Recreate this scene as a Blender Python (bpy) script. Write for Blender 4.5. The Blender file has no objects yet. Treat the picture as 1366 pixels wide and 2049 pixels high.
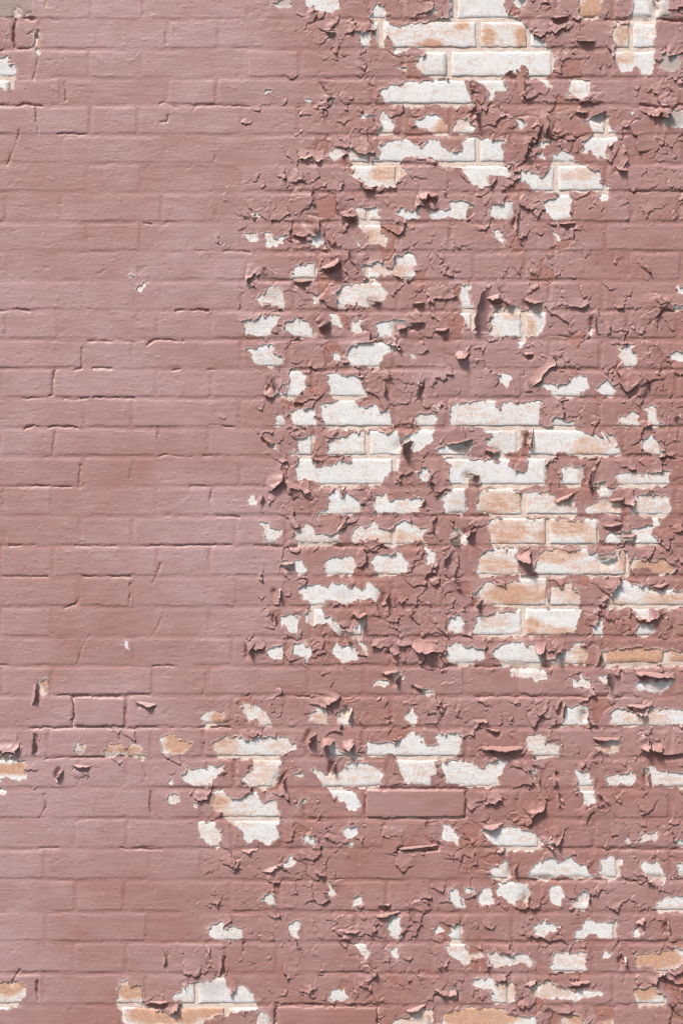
import bpy, math
import numpy as np

# ------------------------------------------------------------------ camera, sky, sun, exposure
K = 0.001163                      # metres per photograph pixel on the wall plane
H0 = 2049 + 430                   # photograph row of the pavement (below the frame)
def WX(px): return (px - 683.0) * K
def WZ(py): return (H0 - py) * K

scene = bpy.context.scene
C = scene.collection
cam_d = bpy.data.cameras.new('camera')
cam = bpy.data.objects.new('camera', cam_d)
C.objects.link(cam)
CAM_DIST = 4.2
cam.location = (WX(683), -CAM_DIST, WZ(1024.5))
cam.rotation_euler = (math.radians(90), 0, 0)
cam_d.sensor_fit = 'VERTICAL'
cam_d.sensor_height = 36.0
cam_d.lens = 36.0 * CAM_DIST / (2049 * K)
cam_d.clip_start = 0.05
cam_d.clip_end = 500.0
scene.camera = cam

SUN_DIR = np.array((-0.40, -0.50, 0.95)); SUN_DIR = SUN_DIR / np.linalg.norm(SUN_DIR)
elev = math.asin(SUN_DIR[2]); rot = math.atan2(SUN_DIR[0], SUN_DIR[1])
world = bpy.data.worlds.new('World'); scene.world = world; world.use_nodes = True
wn = world.node_tree.nodes; wl = world.node_tree.links
sky = wn.new('ShaderNodeTexSky'); sky.sky_type = 'NISHITA'; sky.sun_disc = False
sky.sun_elevation = elev; sky.sun_rotation = rot
sky.air_density = 1.0; sky.dust_density = 3.5; sky.ozone_density = 0.6
wl.new(sky.outputs[0], wn['Background'].inputs[0]); wn['Background'].inputs[1].default_value = 0.062
sun_d = bpy.data.lights.new('sun', 'SUN'); sun_d.energy = 3.0; sun_d.angle = math.radians(12); sun_d.color = (1.0, 0.955, 0.90)
sun = bpy.data.objects.new('sun', sun_d); C.objects.link(sun)
import mathutils
sun.rotation_euler = mathutils.Vector(-SUN_DIR).to_track_quat('-Z', 'Y').to_euler()
sun.location = (-2, -3, 5)
scene.view_settings.view_transform = 'Standard'
scene.view_settings.look = 'None'
scene.view_settings.gamma = 1.0
scene.view_settings.use_curve_mapping = False
scene.view_settings.exposure = 0.87

# ------------------------------------------------------------------ noise
def vnoise(x, y, sx, sy, seed):
    """smooth value noise in -1..1; sx, sy are the lattice sizes in photograph pixels"""
    r = np.random.default_rng(seed).random((256, 256)).astype(np.float32) * 2 - 1
    u = x / sx + 37.13 + seed * .77; v = y / sy + 11.7 + seed * .31
    iu = np.floor(u).astype(np.int32); iv = np.floor(v).astype(np.int32)
    fu = (u - iu); fv = (v - iv)
    fu = fu * fu * (3 - 2 * fu); fv = fv * fv * (3 - 2 * fv)
    a = r[iv & 255, iu & 255]; b = r[iv & 255, (iu + 1) & 255]
    c = r[(iv + 1) & 255, iu & 255]; d = r[(iv + 1) & 255, (iu + 1) & 255]
    return (a * (1 - fu) + b * fu) * (1 - fv) + (c * (1 - fu) + d * fu) * fv
def fbm(x, y, s, seed, octv=3, ax=1.0):
    t = 0; a = 1.0; n = 0
    for o in range(octv):
        t = t + a * vnoise(x, y, s * ax, s, seed + o * 17); n += a; a *= .55; s *= .5
    return t / n
def sstep(a, b, x):
    t = np.clip((x - a) / (b - a), 0, 1); return t * t * (3 - 2 * t)

# ------------------------------------------------------------------ bond: courses and joints (photograph pixels)
J = [-18, 40, 99, 157, 211, 271, 328, 385, 445.5, 504, 561.5, 622, 680, 738.5, 797, 856.5, 914, 973.5, 1033, 1092.5,
     1154, 1215, 1274.5, 1333, 1392, 1456, 1517, 1578, 1639, 1698.5, 1761, 1825, 1885, 1948, 2012, 2072]
N_UP = 8; N_DN = 7
J = [-18 - 59 * (N_UP - i) for i in range(N_UP)] + J + [2072 + 60 * (i + 1) for i in range(N_DN)]
J = np.array(J, float)
NC = len(J) - 1
XMIN, XMAX = 7 - 311 * 2 + 30, 683 * 2 + 560
rj = np.random.default_rng(5)
VJ = []
for k in range(NC):
    yc = (J[k] + J[k + 1]) / 2
    typeA = ((k - N_UP) % 2 == 1)              # course 40..99 is type A
    dx = np.interp(yc, [0, 750, 1400, 2030], [18, 0, -8, -25])
    xs = []
    for n in range(-3, 7):
        base = (7 if typeA else 166) + 311 * n
        xs += [base + dx + rj.uniform(-5, 5), base + 103.5 + dx + rj.uniform(-5, 5)]
    VJ.append(np.array([x for x in xs]))
def course_of(y):
    for k in range(NC):
        if J[k] <= y < J[k + 1]: return k
def fix(y, x, new):
    k = course_of(y); i = int(np.argmin(abs(VJ[k] - x))); VJ[k][i] = new
# joints that the photograph fixes
fix(1600, 732, 729); fix(1600, 935, 934); fix(1425, 146, 147); fix(1425, 254, 254); fix(2040, 552, 552); fix(2040, 757, 757)
fix(70, 26, 27); fix(70, 130, 77); fix(70, 759, 762); fix(70, 956, 956); fix(70, 1058, 1057); fix(130, 899, 899); fix(130, 1104, 1106)
fix(830, 890, 893); fix(830, 1095, 1085); fix(1300, 1200, 1206); fix(1300, 1405, 1330); fix(1060, 1095, 1095); fix(1180, 1097, 1097)
fix(1240, 1047, 1047); fix(1000, 1045, 1047); fix(1120, 1254, 1254); fix(70, 1230, 1262); fix(130, 1210, 1218)
for k in range(NC): VJ[k].sort()
HW = 4.6                                        # half width of a joint
SMOOTH = {(course_of(1600), 830): 1.9, (course_of(1425), 200): 1.3, (course_of(2040), 655): 1.2}

class Brick: pass
BR = []; BID = {}
rb = np.random.default_rng(11)
for k in range(NC):
    for i in range(len(VJ[k]) - 1):
        b = Brick(); b.k = k; b.i = i
        b.x0, b.x1 = VJ[k][i] + HW, VJ[k][i + 1] - HW
        b.y0, b.y1 = J[k] + HW, J[k + 1] - HW
        b.proud = rb.normal(0, .22)              # millimetres
        b.tx = rb.normal(0, .2); b.ty = rb.normal(0, .22)
        b.smooth = 0.0
        for (kk, xx), p in SMOOTH.items():
            if kk == k and b.x0 < xx < b.x1: b.smooth = 1.0; b.proud = p; b.tx = b.ty = 0
        BID[(k, i)] = len(BR); BR.append(b)
B_arr = {n: np.array([getattr(b, n) for b in BR]) for n in ('x0', 'x1', 'y0', 'y1', 'proud', 'tx', 'ty', 'smooth')}

def brick_lookup(x, y):
    """brick id and the signed distance to its face edge (positive inside the face)"""
    k = np.clip(np.searchsorted(J, y, side='right') - 1, 0, NC - 1)
    bid = np.zeros(x.shape, np.int32); sd = np.zeros(x.shape, np.float32); vert = np.zeros(x.shape, np.float32); bot = np.zeros(x.shape, np.float32)
    for kk in range(NC):
        m = k == kk
        if not m.any(): continue
        xx = x[m]; v = VJ[kk]
        i = np.clip(np.searchsorted(v, xx, side='right') - 1, 0, len(v) - 2)
        bid[m] = i + BID[(kk, 0)]
        dx = np.minimum(xx - v[i], v[i + 1] - xx) - HW
        dy = np.minimum(y[m] - J[kk], J[kk + 1] - y[m]) - HW
        # rounded corners
        r = 4.0; qx = r - dx; qy = r - dy
        rc = r - np.hypot(np.maximum(qx, 0), np.maximum(qy, 0))
        sd[m] = np.where((qx > 0) & (qy > 0), rc, np.minimum(dx, dy))
        vert[m] = dx < dy; bot[m] = (J[kk + 1] - y[m]) < (y[m] - J[kk])
    return bid, sd, vert, bot

def brick_face_mm(x, y, bid):
    b = B_arr
    u = (x - b['x0'][bid]) / (b['x1'][bid] - b['x0'][bid]) - .5
    v = (y - b['y0'][bid]) / (b['y1'][bid] - b['y0'][bid]) - .5
    return b['proud'][bid] + u * b['tx'][bid] * 2 + v * b['ty'][bid] * 2

# ------------------------------------------------------------------ where the paint is gone (outlines in tiles of 500 px shown at 1366 px)
S = 500.0 / 1366.0
HOLES = {
(0.5, 0): """898 -30 1005 -30 1008 20 1022 34 1042 40 1046 55 1060 60 1066 75 1078 80 1096 90 1104 112 1104 128 1098 146 1093 160 1102 177 1090 176 1085 159 1060 156 1055 132 1042 127 1038 144 1012 142 1006 158 1012 176 988 184 981 196 975 180 960 166 950 158 926 160 926 170 934 186 946 208 930 212 900 210 860 211 815 212 790 208 775 205 758 186 772 175 800 165 850 162 900 160 899 152 888 150 869 157 847 146 826 132 840 120 854 108 850 98 819 92 814 103 792 107 784 80 771 70 762 95 757 95 750 62 750 45 744 32 746 15 757 8 768 18 774 45 786 58 819 47 850 43 900 38""",
(866, 0): """440 -20 515 -20 505 35 440 30|800 -20 925 -20 905 60 890 100 800 95 785 60|1100 -20 1215 -20 1220 110 1210 180 1215 260 1205 300 1185 400 1150 410 1120 370 1090 350 1075 375 1030 385 1020 350 980 335 990 290 1000 260 985 230 965 200 980 145 1080 115 1085 60|1225 -20 1290 -20 1280 90 1230 100|1235 285 1345 290 1340 385 1245 380|1265 605 1380 605 1380 695 1260 690|750 440 850 440 855 490 830 520 780 515 720 530 745 490|1065 600 1085 600 1085 630 1068 625|435 655 475 660 470 705 455 705 432 690|870 640 930 620 955 640 950 680 985 720 1005 750 965 770 950 800 940 855 890 865 865 835 825 830 820 790 845 750 870 715 850 665 830 655|110 700 130 660 175 645 205 665 235 690 215 725 160 730|570 795 585 765 640 770 610 795|180 770 215 755 375 770 385 880 400 910 430 945 420 960 330 965 290 955 295 1015 250 1010 215 1005 190 950 150 905 60 910 40 880 0 860 0 790 40 800 90 830 165 830|655 850 700 830 745 845 780 890 900 935 915 990 910 1045 745 1050 740 1150 700 1150 695 1050 610 1050 540 1045 510 1000 470 975 480 925 530 930 560 960 610 965 640 935|925 985 940 1000 950 1070 945 1090 915 1080|550 830 590 840 600 865 580 850""",
(466, 0): """400 -20 570 -20 575 45 540 65 500 55 430 45 400 15|210 10 300 -10 320 30 230 40|505 155 560 160 555 180 525 185|670 160 745 180 755 215 740 255 705 255 690 200|1060 80 1070 50 1105 30 1100 60 1075 85|180 490 210 485 205 515 180 510|395 530 440 550 400 560|540 530 565 545 550 575 535 555|915 370 945 375 930 388|715 620 755 620 755 650 710 645|810 615 835 610 870 670 875 735 795 735 800 680|1000 650 1060 625 1115 630 1135 660 1165 665 1170 735 1095 735 1060 705 1000 690|525 840 560 805 600 830 590 860 540 865|630 790 650 830 700 825 745 830 750 870 790 870 810 790 860 770 940 765 1000 780 1015 825 1050 790 1065 765 1120 770 1140 820 1200 835 1260 820 1300 765 1345 770 1366 780 1366 905 1310 905 1150 915 1110 870 1060 850 1010 850 925 870 905 920 950 935 945 950 910 955 890 1000 790 1010 730 975 650 960 655 900 640 850""",
(866, 350): """320 165 345 150 430 150 435 180 440 215 430 235 390 230 345 240 320 215|600 135 690 130 690 95 740 100 740 250 700 250 655 240 625 200|330 310 370 305 385 330 380 370 330 345|655 310 690 360 670 350|1330 600 1420 610 1420 650 1340 650|1325 715 1420 710 1420 735 1325 735|155 600 195 595 200 690 228 850 210 860 160 770 150 680|320 800 330 740 420 730 440 710 470 735 520 740 580 700 610 735 610 830 580 870 550 885 510 885 480 935 465 910 470 885 320 880|850 830 865 830 865 865 845 860|1010 935 1080 940 1085 970 1110 980 1115 1040 1075 1050 1050 1030 1045 1010 1020 990|1290 985 1350 970 1420 970 1420 1025 1320 1015""",
(466, 350): """895 195 930 180 1010 200 1005 240 960 240 905 220|1075 215 1120 190 1175 190 1185 145 1230 135 1265 150 1310 160 1310 180 1275 190 1270 235 1205 240 1160 220 1100 245|670 180 785 180 800 262 790 270 825 320 845 365 830 395 740 385 745 330 695 285 685 255|80 325 130 315 135 360 110 362 85 345|165 325 210 320 215 355 235 350 270 320 290 318 270 370 240 375 210 370 200 395 175 390 180 350|435 320 470 300 485 330 490 380 460 390 435 375|125 215 155 220 135 235|665 340 690 385 675 385|755 490 790 470 830 480 870 510 890 450 900 430 990 425 995 480 970 500 990 550 960 570 900 545 800 540 770 575 745 570|705 490 740 490 745 560 720 540|325 540 345 500 400 485 435 485 460 530 440 575 330 585|135 670 175 650 180 620 205 600 245 610 275 640 270 735 200 705 140 695|440 660 470 670 490 690 440 700|570 640 600 605 700 595 800 580 820 620 840 645 820 690 740 710 640 700 600 740 570 700|25 800 100 790 180 770 260 775 250 810 220 830 210 880 80 875 80 845|270 840 310 795 390 790 420 840 440 880 330 880 290 865|525 760 560 755 590 810 535 830 530 790|640 820 650 790 705 795 690 855 640 850|780 800 840 810 870 790 945 795 920 830 860 870 780 875|70 955 210 925 220 960 270 1000 275 1020 215 1055 140 1040 110 990|545 975 580 970 580 1005 548 1010|615 985 650 930 770 910 865 910 885 945 830 960 820 1000 805 1050 720 1045 640 1035|950 985 990 985 970 1000""",
(866, 700): """345 150 390 125 425 140 420 180 395 190 365 165|600 190 740 190 745 150 830 145 840 190 830 220 790 255 650 255 640 220|890 215 945 160 985 180 995 220 970 255 920 235|90 310 165 290 270 290 300 270 325 275 330 305 360 320 385 290 500 290 530 280 595 290 580 340 575 410 600 430 560 445 470 440 300 445 260 430 90 420 85 370|650 370 730 385 775 385 780 440 850 465 925 455 980 470 1000 500 1005 575 745 580 720 545 700 535 660 560 640 585 620 600 515 600 540 560 535 490 560 450 600 430 640 420|305 450 470 445 480 480 465 545 400 550 390 600 330 590 345 540 305 520|25 540 60 520 200 490 215 520 205 580 40 580|85 670 110 620 45 600 150 590 235 600 330 600 345 640 375 620 390 585 415 600 420 640 480 665 510 640 515 600 615 600 610 745 265 745 265 690 235 690 190 715 175 750 95 745|75 890 40 810 90 775 110 750 175 755 170 800 185 850 185 885 150 905|245 800 265 770 400 750 500 775 620 775 660 800 740 830 760 800 775 830 780 905 640 915 490 905 320 905 250 880|700 650 735 635 825 650 815 700 790 745 720 745 695 700|890 770 905 730 945 710 950 745 1000 755 1000 770 910 800|1000 690 1040 670 1150 680 1200 660 1300 670 1290 720 1270 745 1010 750|830 870 880 835 950 800 1025 830 1025 905 900 900 840 890|1085 800 1180 795 1275 810 1300 860 1275 910 1220 920 1230 960 1200 970 1195 920 1085 910|300 950 320 925 490 905 520 930 620 930 890 930 900 960 905 1040 860 1070 640 1075 310 1065|940 1040 960 995 1050 990 1170 950 1200 965 1195 1000 1215 1030 1225 1065 1100 1065 1090 1045 1000 1045|95 1055 100 1000 130 975 165 1000 205 1020 170 1060|1010 380 1060 360 1080 340 1110 345 1115 420 1015 420|1155 310 1215 310 1225 375 1260 405 1200 410 1175 360|1135 520 1160 490 1190 465 1215 490 1230 540 1260 540 1230 570 1190 575 1150 545|5 300 35 320 25 335 5 320""",
(466, 700): """310 100 385 120 385 170 405 205 375 210 345 270 250 265 250 240 300 235 310 180|260 190 300 170 290 200|510 135 690 145 695 180 735 225 730 260 640 275 540 265 540 200|485 310 560 285 640 275 680 305 735 315 775 300 800 320 865 345 865 420 700 430 520 425 500 370|320 350 370 320 440 320 440 410 350 420 315 380|245 370 265 355 280 410 235 420|350 470 445 470 430 540 425 580 435 620 450 650 540 625 600 610 660 610 650 580 525 570 525 500 590 480 640 455 740 445 895 450 900 490 905 560 915 620 905 660 860 670 825 690 820 720 770 745 690 730 630 745 580 735 480 745 470 715 395 710 350 690 350 640 365 590 310 565 370 540 355 500|900 480 960 465 1015 450 1015 400 985 395 1000 365 1060 350 1120 375 1105 410 1090 460 1100 495 1065 505 1030 540 1000 560 960 535|1095 300 1125 325 1110 330|205 515 230 500 230 540|1000 675 1040 640 1085 660 1095 685 1060 695 1050 725 1010 710|75 825 110 800 125 840 90 840|545 775 570 770 590 795 620 775 660 800 690 860 690 890 520 895 460 910 470 890 525 870 530 810|780 800 825 785 845 830 885 830 880 815 1005 815 1010 860 1025 890 860 895 785 895 770 840|155 945 190 940 200 965 270 990 255 1020 215 1055 175 1045 165 1000|345 1000 400 950 435 965 445 1000 490 1000 580 1000 585 960 600 975 575 1030 595 1065 440 1065 345 1055|655 1000 690 955 745 965 760 945 810 970 840 990 890 985 890 950 990 935 1000 960 1060 985 1045 1020 1070 1060 1000 1040 950 1060 880 1070 830 1060 790 1020 655 1040""",
(866, 1050): """235 250 265 160 330 125 465 130 470 270 400 275 250 275|590 150 690 140 840 130 850 150 990 170 1010 140 1075 130 1080 170 1065 270 1040 275 590 275 545 240|1085 180 1150 200 1250 190 1305 200 1300 250 1260 275 1210 260 1160 225 1090 240|215 380 270 330 300 320 380 330 465 310 480 280 610 280 620 320 615 450 350 450 330 430 250 400|650 340 740 320 740 345 800 365 805 400 800 445 650 450 625 440 640 350|460 458 810 458 800 480 460 480|955 370 975 330 1050 300 1090 335 1180 330 1200 350 1345 365 1420 370 1420 450 950 450|90 520 125 490 165 510 175 540 150 585 85 575|200 590 235 550 245 500 330 480 460 480 800 480 790 540 780 590 560 610 380 600 290 615|865 570 905 505 920 520 910 610 890 605|1090 570 1140 535 1215 560 1180 605 1160 615 1100 590|1105 460 1175 460 1175 490 1120 480|80 660 130 640 200 675 270 670 285 720 240 740 225 760 140 770 120 740 85 710|315 690 370 660 430 640 540 655 575 710 610 740 570 770 380 770|650 720 740 690 750 660 790 645 835 700 835 755 650 760 620 740|435 785 600 785 615 845 560 850 500 830 435 830|930 690 1040 675 1220 670 1260 690 1265 760 1250 770 940 770 925 730|1275 690 1420 680 1420 770 1265 775|755 835 800 850 850 850 860 880 755 890|910 830 940 820 960 850 940 880|1105 865 1310 860 1290 895 1270 905 1180 910 1110 895""",
(466, 1050): """260 220 290 200 325 240 290 235|330 200 365 190 385 230 400 255 370 275 340 250|510 210 545 165 590 175 655 170 650 275 515 265|755 190 830 160 880 145 920 170 950 210 945 240 900 270 860 280 795 275 765 230|1050 60 1070 130 1105 150 1095 210 1065 205|350 345 440 330 510 335 560 320 690 350 740 320 775 325 800 370 780 430 750 400 690 405 620 430 560 410 500 400 500 440 480 445 480 470 560 530 600 575 690 590 720 585 710 625 650 620 570 590 510 535 440 545 400 510 390 490 430 470 420 440 385 390|690 550 725 500 720 580 650 570|260 520 290 490 360 500 345 590 300 585 280 550|185 695 230 660 275 650 275 720 210 720|325 680 350 650 420 655 425 700 400 755 380 750 385 715 345 715 325 700|530 690 570 655 660 670 690 725 640 740 600 755 560 710|685 635 710 640 735 700 715 680|775 850 870 860 820 890 770 880|870 820 910 810 930 830 890 840|1035 895 1085 905 1090 935 1040 925""",
(466, 1400): """40 50 70 25 140 35 185 80 215 140 180 150 140 105 90 100 65 70|420 85 470 50 505 60 515 135 440 145|575 115 590 55 640 60 650 100 650 145 600 140|945 90 970 30 1000 100 985 150|735 230 800 240 870 230 910 245 965 190 985 175 1025 200 1030 245 1100 265 1130 250 1115 200 1180 180 1240 185 1250 240 1225 310 1100 320 1115 390 1075 430 1085 465 1000 460 955 455 925 410 905 340 870 290 820 300 745 305|-105 225 -60 205 0 200 60 215 140 205 280 200 345 245 330 275 275 285 260 320 250 380 245 420 225 470 165 485 130 480 80 470 50 420 75 385 110 380 115 325 -60 318 -90 300|520 240 545 235 570 280 700 300 715 320 540 315|435 380 490 400 560 410 600 375 640 350 720 350 760 375 790 380 830 400 800 440 800 475 730 485 680 470 560 475 620 495 680 520 695 580 670 605 620 590 605 550 540 520 510 480 480 465 470 430|335 400 380 395 385 415 350 420|365 580 385 540 410 540 395 570|40 560 60 530 110 510 125 545 165 575 210 545 235 550 255 610 260 650 235 690 255 755 220 765 205 795 170 785 130 765 75 780 60 740 30 690 -10 660 -60 620 -110 600 -100 560 -90 530 -60 570 0 580|600 715 625 690 665 690 680 730 630 760|630 795 655 785 660 805 635 808|385 745 440 730 455 760 435 800 420 780 390 785|1140 690 1195 690 1230 745 1230 790 1180 770 1145 745|280 905 310 860 325 855 335 905 300 915""",
(466, 1649): """155 410 190 375 235 395 235 445 195 430|525 315 545 310 565 385 530 385|655 400 690 370 700 400 685 450 660 440|840 510 900 500 920 520 925 590 915 620 860 600 845 550|300 580 310 535 380 520 355 570 350 610 300 610|660 660 700 650 755 690 740 730 690 700|865 690 890 670 910 710 900 730 870 715|1100 570 1125 555 1150 575 1110 600|1205 560 1240 545 1260 580 1240 620 1270 640 1285 690 1295 750 1270 765 1215 740 1165 690 1180 640 1175 600|1305 715 1366 705 1360 730 1310 735|545 930 560 900 600 905 620 940 590 965 530 960|1165 920 1200 885 1235 905 1215 945 1175 945|970 170 990 180 980 195|870 1070 960 1050 1020 1010 1085 1010 1085 1120 870 1120|135 1060 150 1020 215 1060 215 1120 130 1120""",
(0, 1649): """1145 575 1165 545 1210 530 1215 570 1310 565 1315 600 1340 630 1200 625 1150 620|640 890 700 840 705 890 750 885 780 880 785 970 640 980|650 985 790 985 830 1010 910 1040 935 1045 960 1003 1080 1000 1270 1003 1400 1000 1366 1012 1270 1030 1130 1055 1090 1120 700 1120 660 1030|945 945 1000 905 1010 870 1080 860 1110 875 1200 825 1230 830 1240 890 1265 915 1300 895 1340 890 1366 920 1400 960 1405 1003 960 1003 990 975|-60 870 60 865 130 870 140 930 110 975 105 1000 -60 1005""",
(0, 1300): """215 175 260 165 260 240 235 255 215 225|1090 360 1140 340 1225 340 1225 410 1130 410|405 540 425 500 460 520 455 555 405 555|575 555 610 515 650 510 690 550 720 520 780 520 780 590 730 575 640 570 580 580|890 470 940 465 1000 510 1045 510 1010 575 890 560|-60 600 20 590 80 570 90 595 135 600 135 650 150 705 -60 705|-60 760 25 760 30 785 -60 785|995 690 1020 650 1130 650 1150 635 1225 635 1215 665 1180 690 1160 730 1020 735|920 720 935 700 945 730|920 800 940 785 980 800 970 830 940 850 925 830|1050 835 1090 845 1070 855|1155 860 1180 780 1220 765 1240 800 1300 820 1366 790 1366 950 1280 940 1170 880|1085 960 1110 940 1165 945 1180 985 1205 990 1195 1060 1180 1080 1150 1060 1095 1020""",
(0, 0): """-40 310 40 310 45 345 85 355 80 480 -40 480|190 290 215 265 218 295 205 305|192 165 214 180 212 225 196 240 186 258 188 215|-40 20 60 -20 180 -20 178 70 110 88 -40 98|245 5 262 -10 262 40 245 35""",
(0, 400): """750 475 790 455 800 470 775 500 755 490|720 415 735 420 730 430""",
(0, 1000): """680 775 705 775 705 805 685 810""",
(866, 1400): """715 50 850 25 850 100 830 130 790 145 710 145|37 335 130 330 270 375 300 340 400 335 380 395 345 425 360 465 190 470 70 458 50 400|960 70 1010 35 1060 60 1170 75 1180 45 1420 60 1420 100 1240 140 1060 150 985 140|510 200 600 195 610 235 690 245 680 310 570 315 560 285 525 270|880 255 920 260 1000 215 1025 205 1000 290 910 295|545 385 560 430 530 460|780 390 855 390 865 470 870 560 830 575 830 510 790 490|945 450 955 420 1050 400 1070 380 1110 430 1080 455 1040 455 950 460|1150 370 1230 375 1280 390 1420 400 1420 480 1260 475 1250 460 1180 460|50 730 65 700 110 695 130 740 135 780 100 765 50 760|265 720 370 690 470 700 520 725 560 745 600 790 570 820 370 825 330 790|615 770 640 755 670 770 675 805 640 800|1105 800 1130 745 1190 730 1220 725 1215 780 1180 765 1140 775|1310 785 1345 770 1420 770 1420 805 1320 800|1045 770 1070 770 1060 795|305 950 320 905 360 890 415 890 415 970 350 980 315 975|540 930 580 890 620 870 650 855 680 900 740 860 780 880 840 910 880 970 780 985 730 960 690 945 640 975 560 980 530 960|920 930 930 880 980 865 1040 880 1020 920 1020 960 970 985 930 960|1135 900 1240 885 1250 940 1275 970 1250 985 1200 965 1150 930""",
(866, 1649): """80 400 90 365 125 345 150 390 160 450 130 450 95 420|175 355 220 345 235 380 190 375|245 400 270 370 275 345 310 350 315 395 340 430 300 445 255 420|360 320 430 310 440 330 515 330 525 400 510 430 470 410 420 430 400 395 360 375|630 400 640 355 695 340 700 390 690 440 640 430|765 430 800 385 840 370 860 410 830 440 825 470 785 465|1225 440 1240 405 1350 385 1420 385 1420 475 1240 475|545 545 600 535 615 505 640 540 690 550 660 570 640 580 600 590 570 575|775 600 820 570 825 530 850 520 880 560 960 525 1000 525 995 600 985 620 900 620 890 595 840 600 825 625 780 625|300 550 330 580 315 580|1090 590 1105 560 1140 590 1120 610 1095 605|300 705 330 690 360 720 410 700 440 720 455 700 530 730 545 760 520 775 470 750 430 760 400 775 350 780 310 750|205 720 270 700 265 720 215 735|655 715 700 710 740 695 825 710 830 790 790 805 680 800 640 780|920 725 945 705 965 720 930 735|1100 720 1180 705 1280 700 1300 680 1420 685 1420 750 1300 760 1270 795 1220 790 1190 765 1100 780|215 875 235 840 300 850 390 870 445 870 450 960 410 975 310 965 305 930 360 925 290 905|525 890 590 870 650 870 700 900 770 910 900 910 935 920 900 935 850 940 770 970 710 955 600 945 560 925|1085 895 1180 890 1250 920 1270 970 1250 995 1130 990 1085 940|700 1070 760 1040 820 1060 830 1120 700 1120|940 1070 970 1060 975 1110 945 1110|70 930 100 895 145 910 130 940 100 950|1340 210 1420 200 1420 290 1345 290|40 1060 120 1005 380 1010 470 1050 560 1060 540 1120 40 1120""",
}
POLYS = []
for (tx, ty), txt in HOLES.items():
    for p in txt.split('|'):
        v = np.array([float(q) for q in p.split()]).reshape(-1, 2)
        if tx != 0.5: v = v * S + np.array((tx, ty))
        POLYS.append(v)

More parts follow.
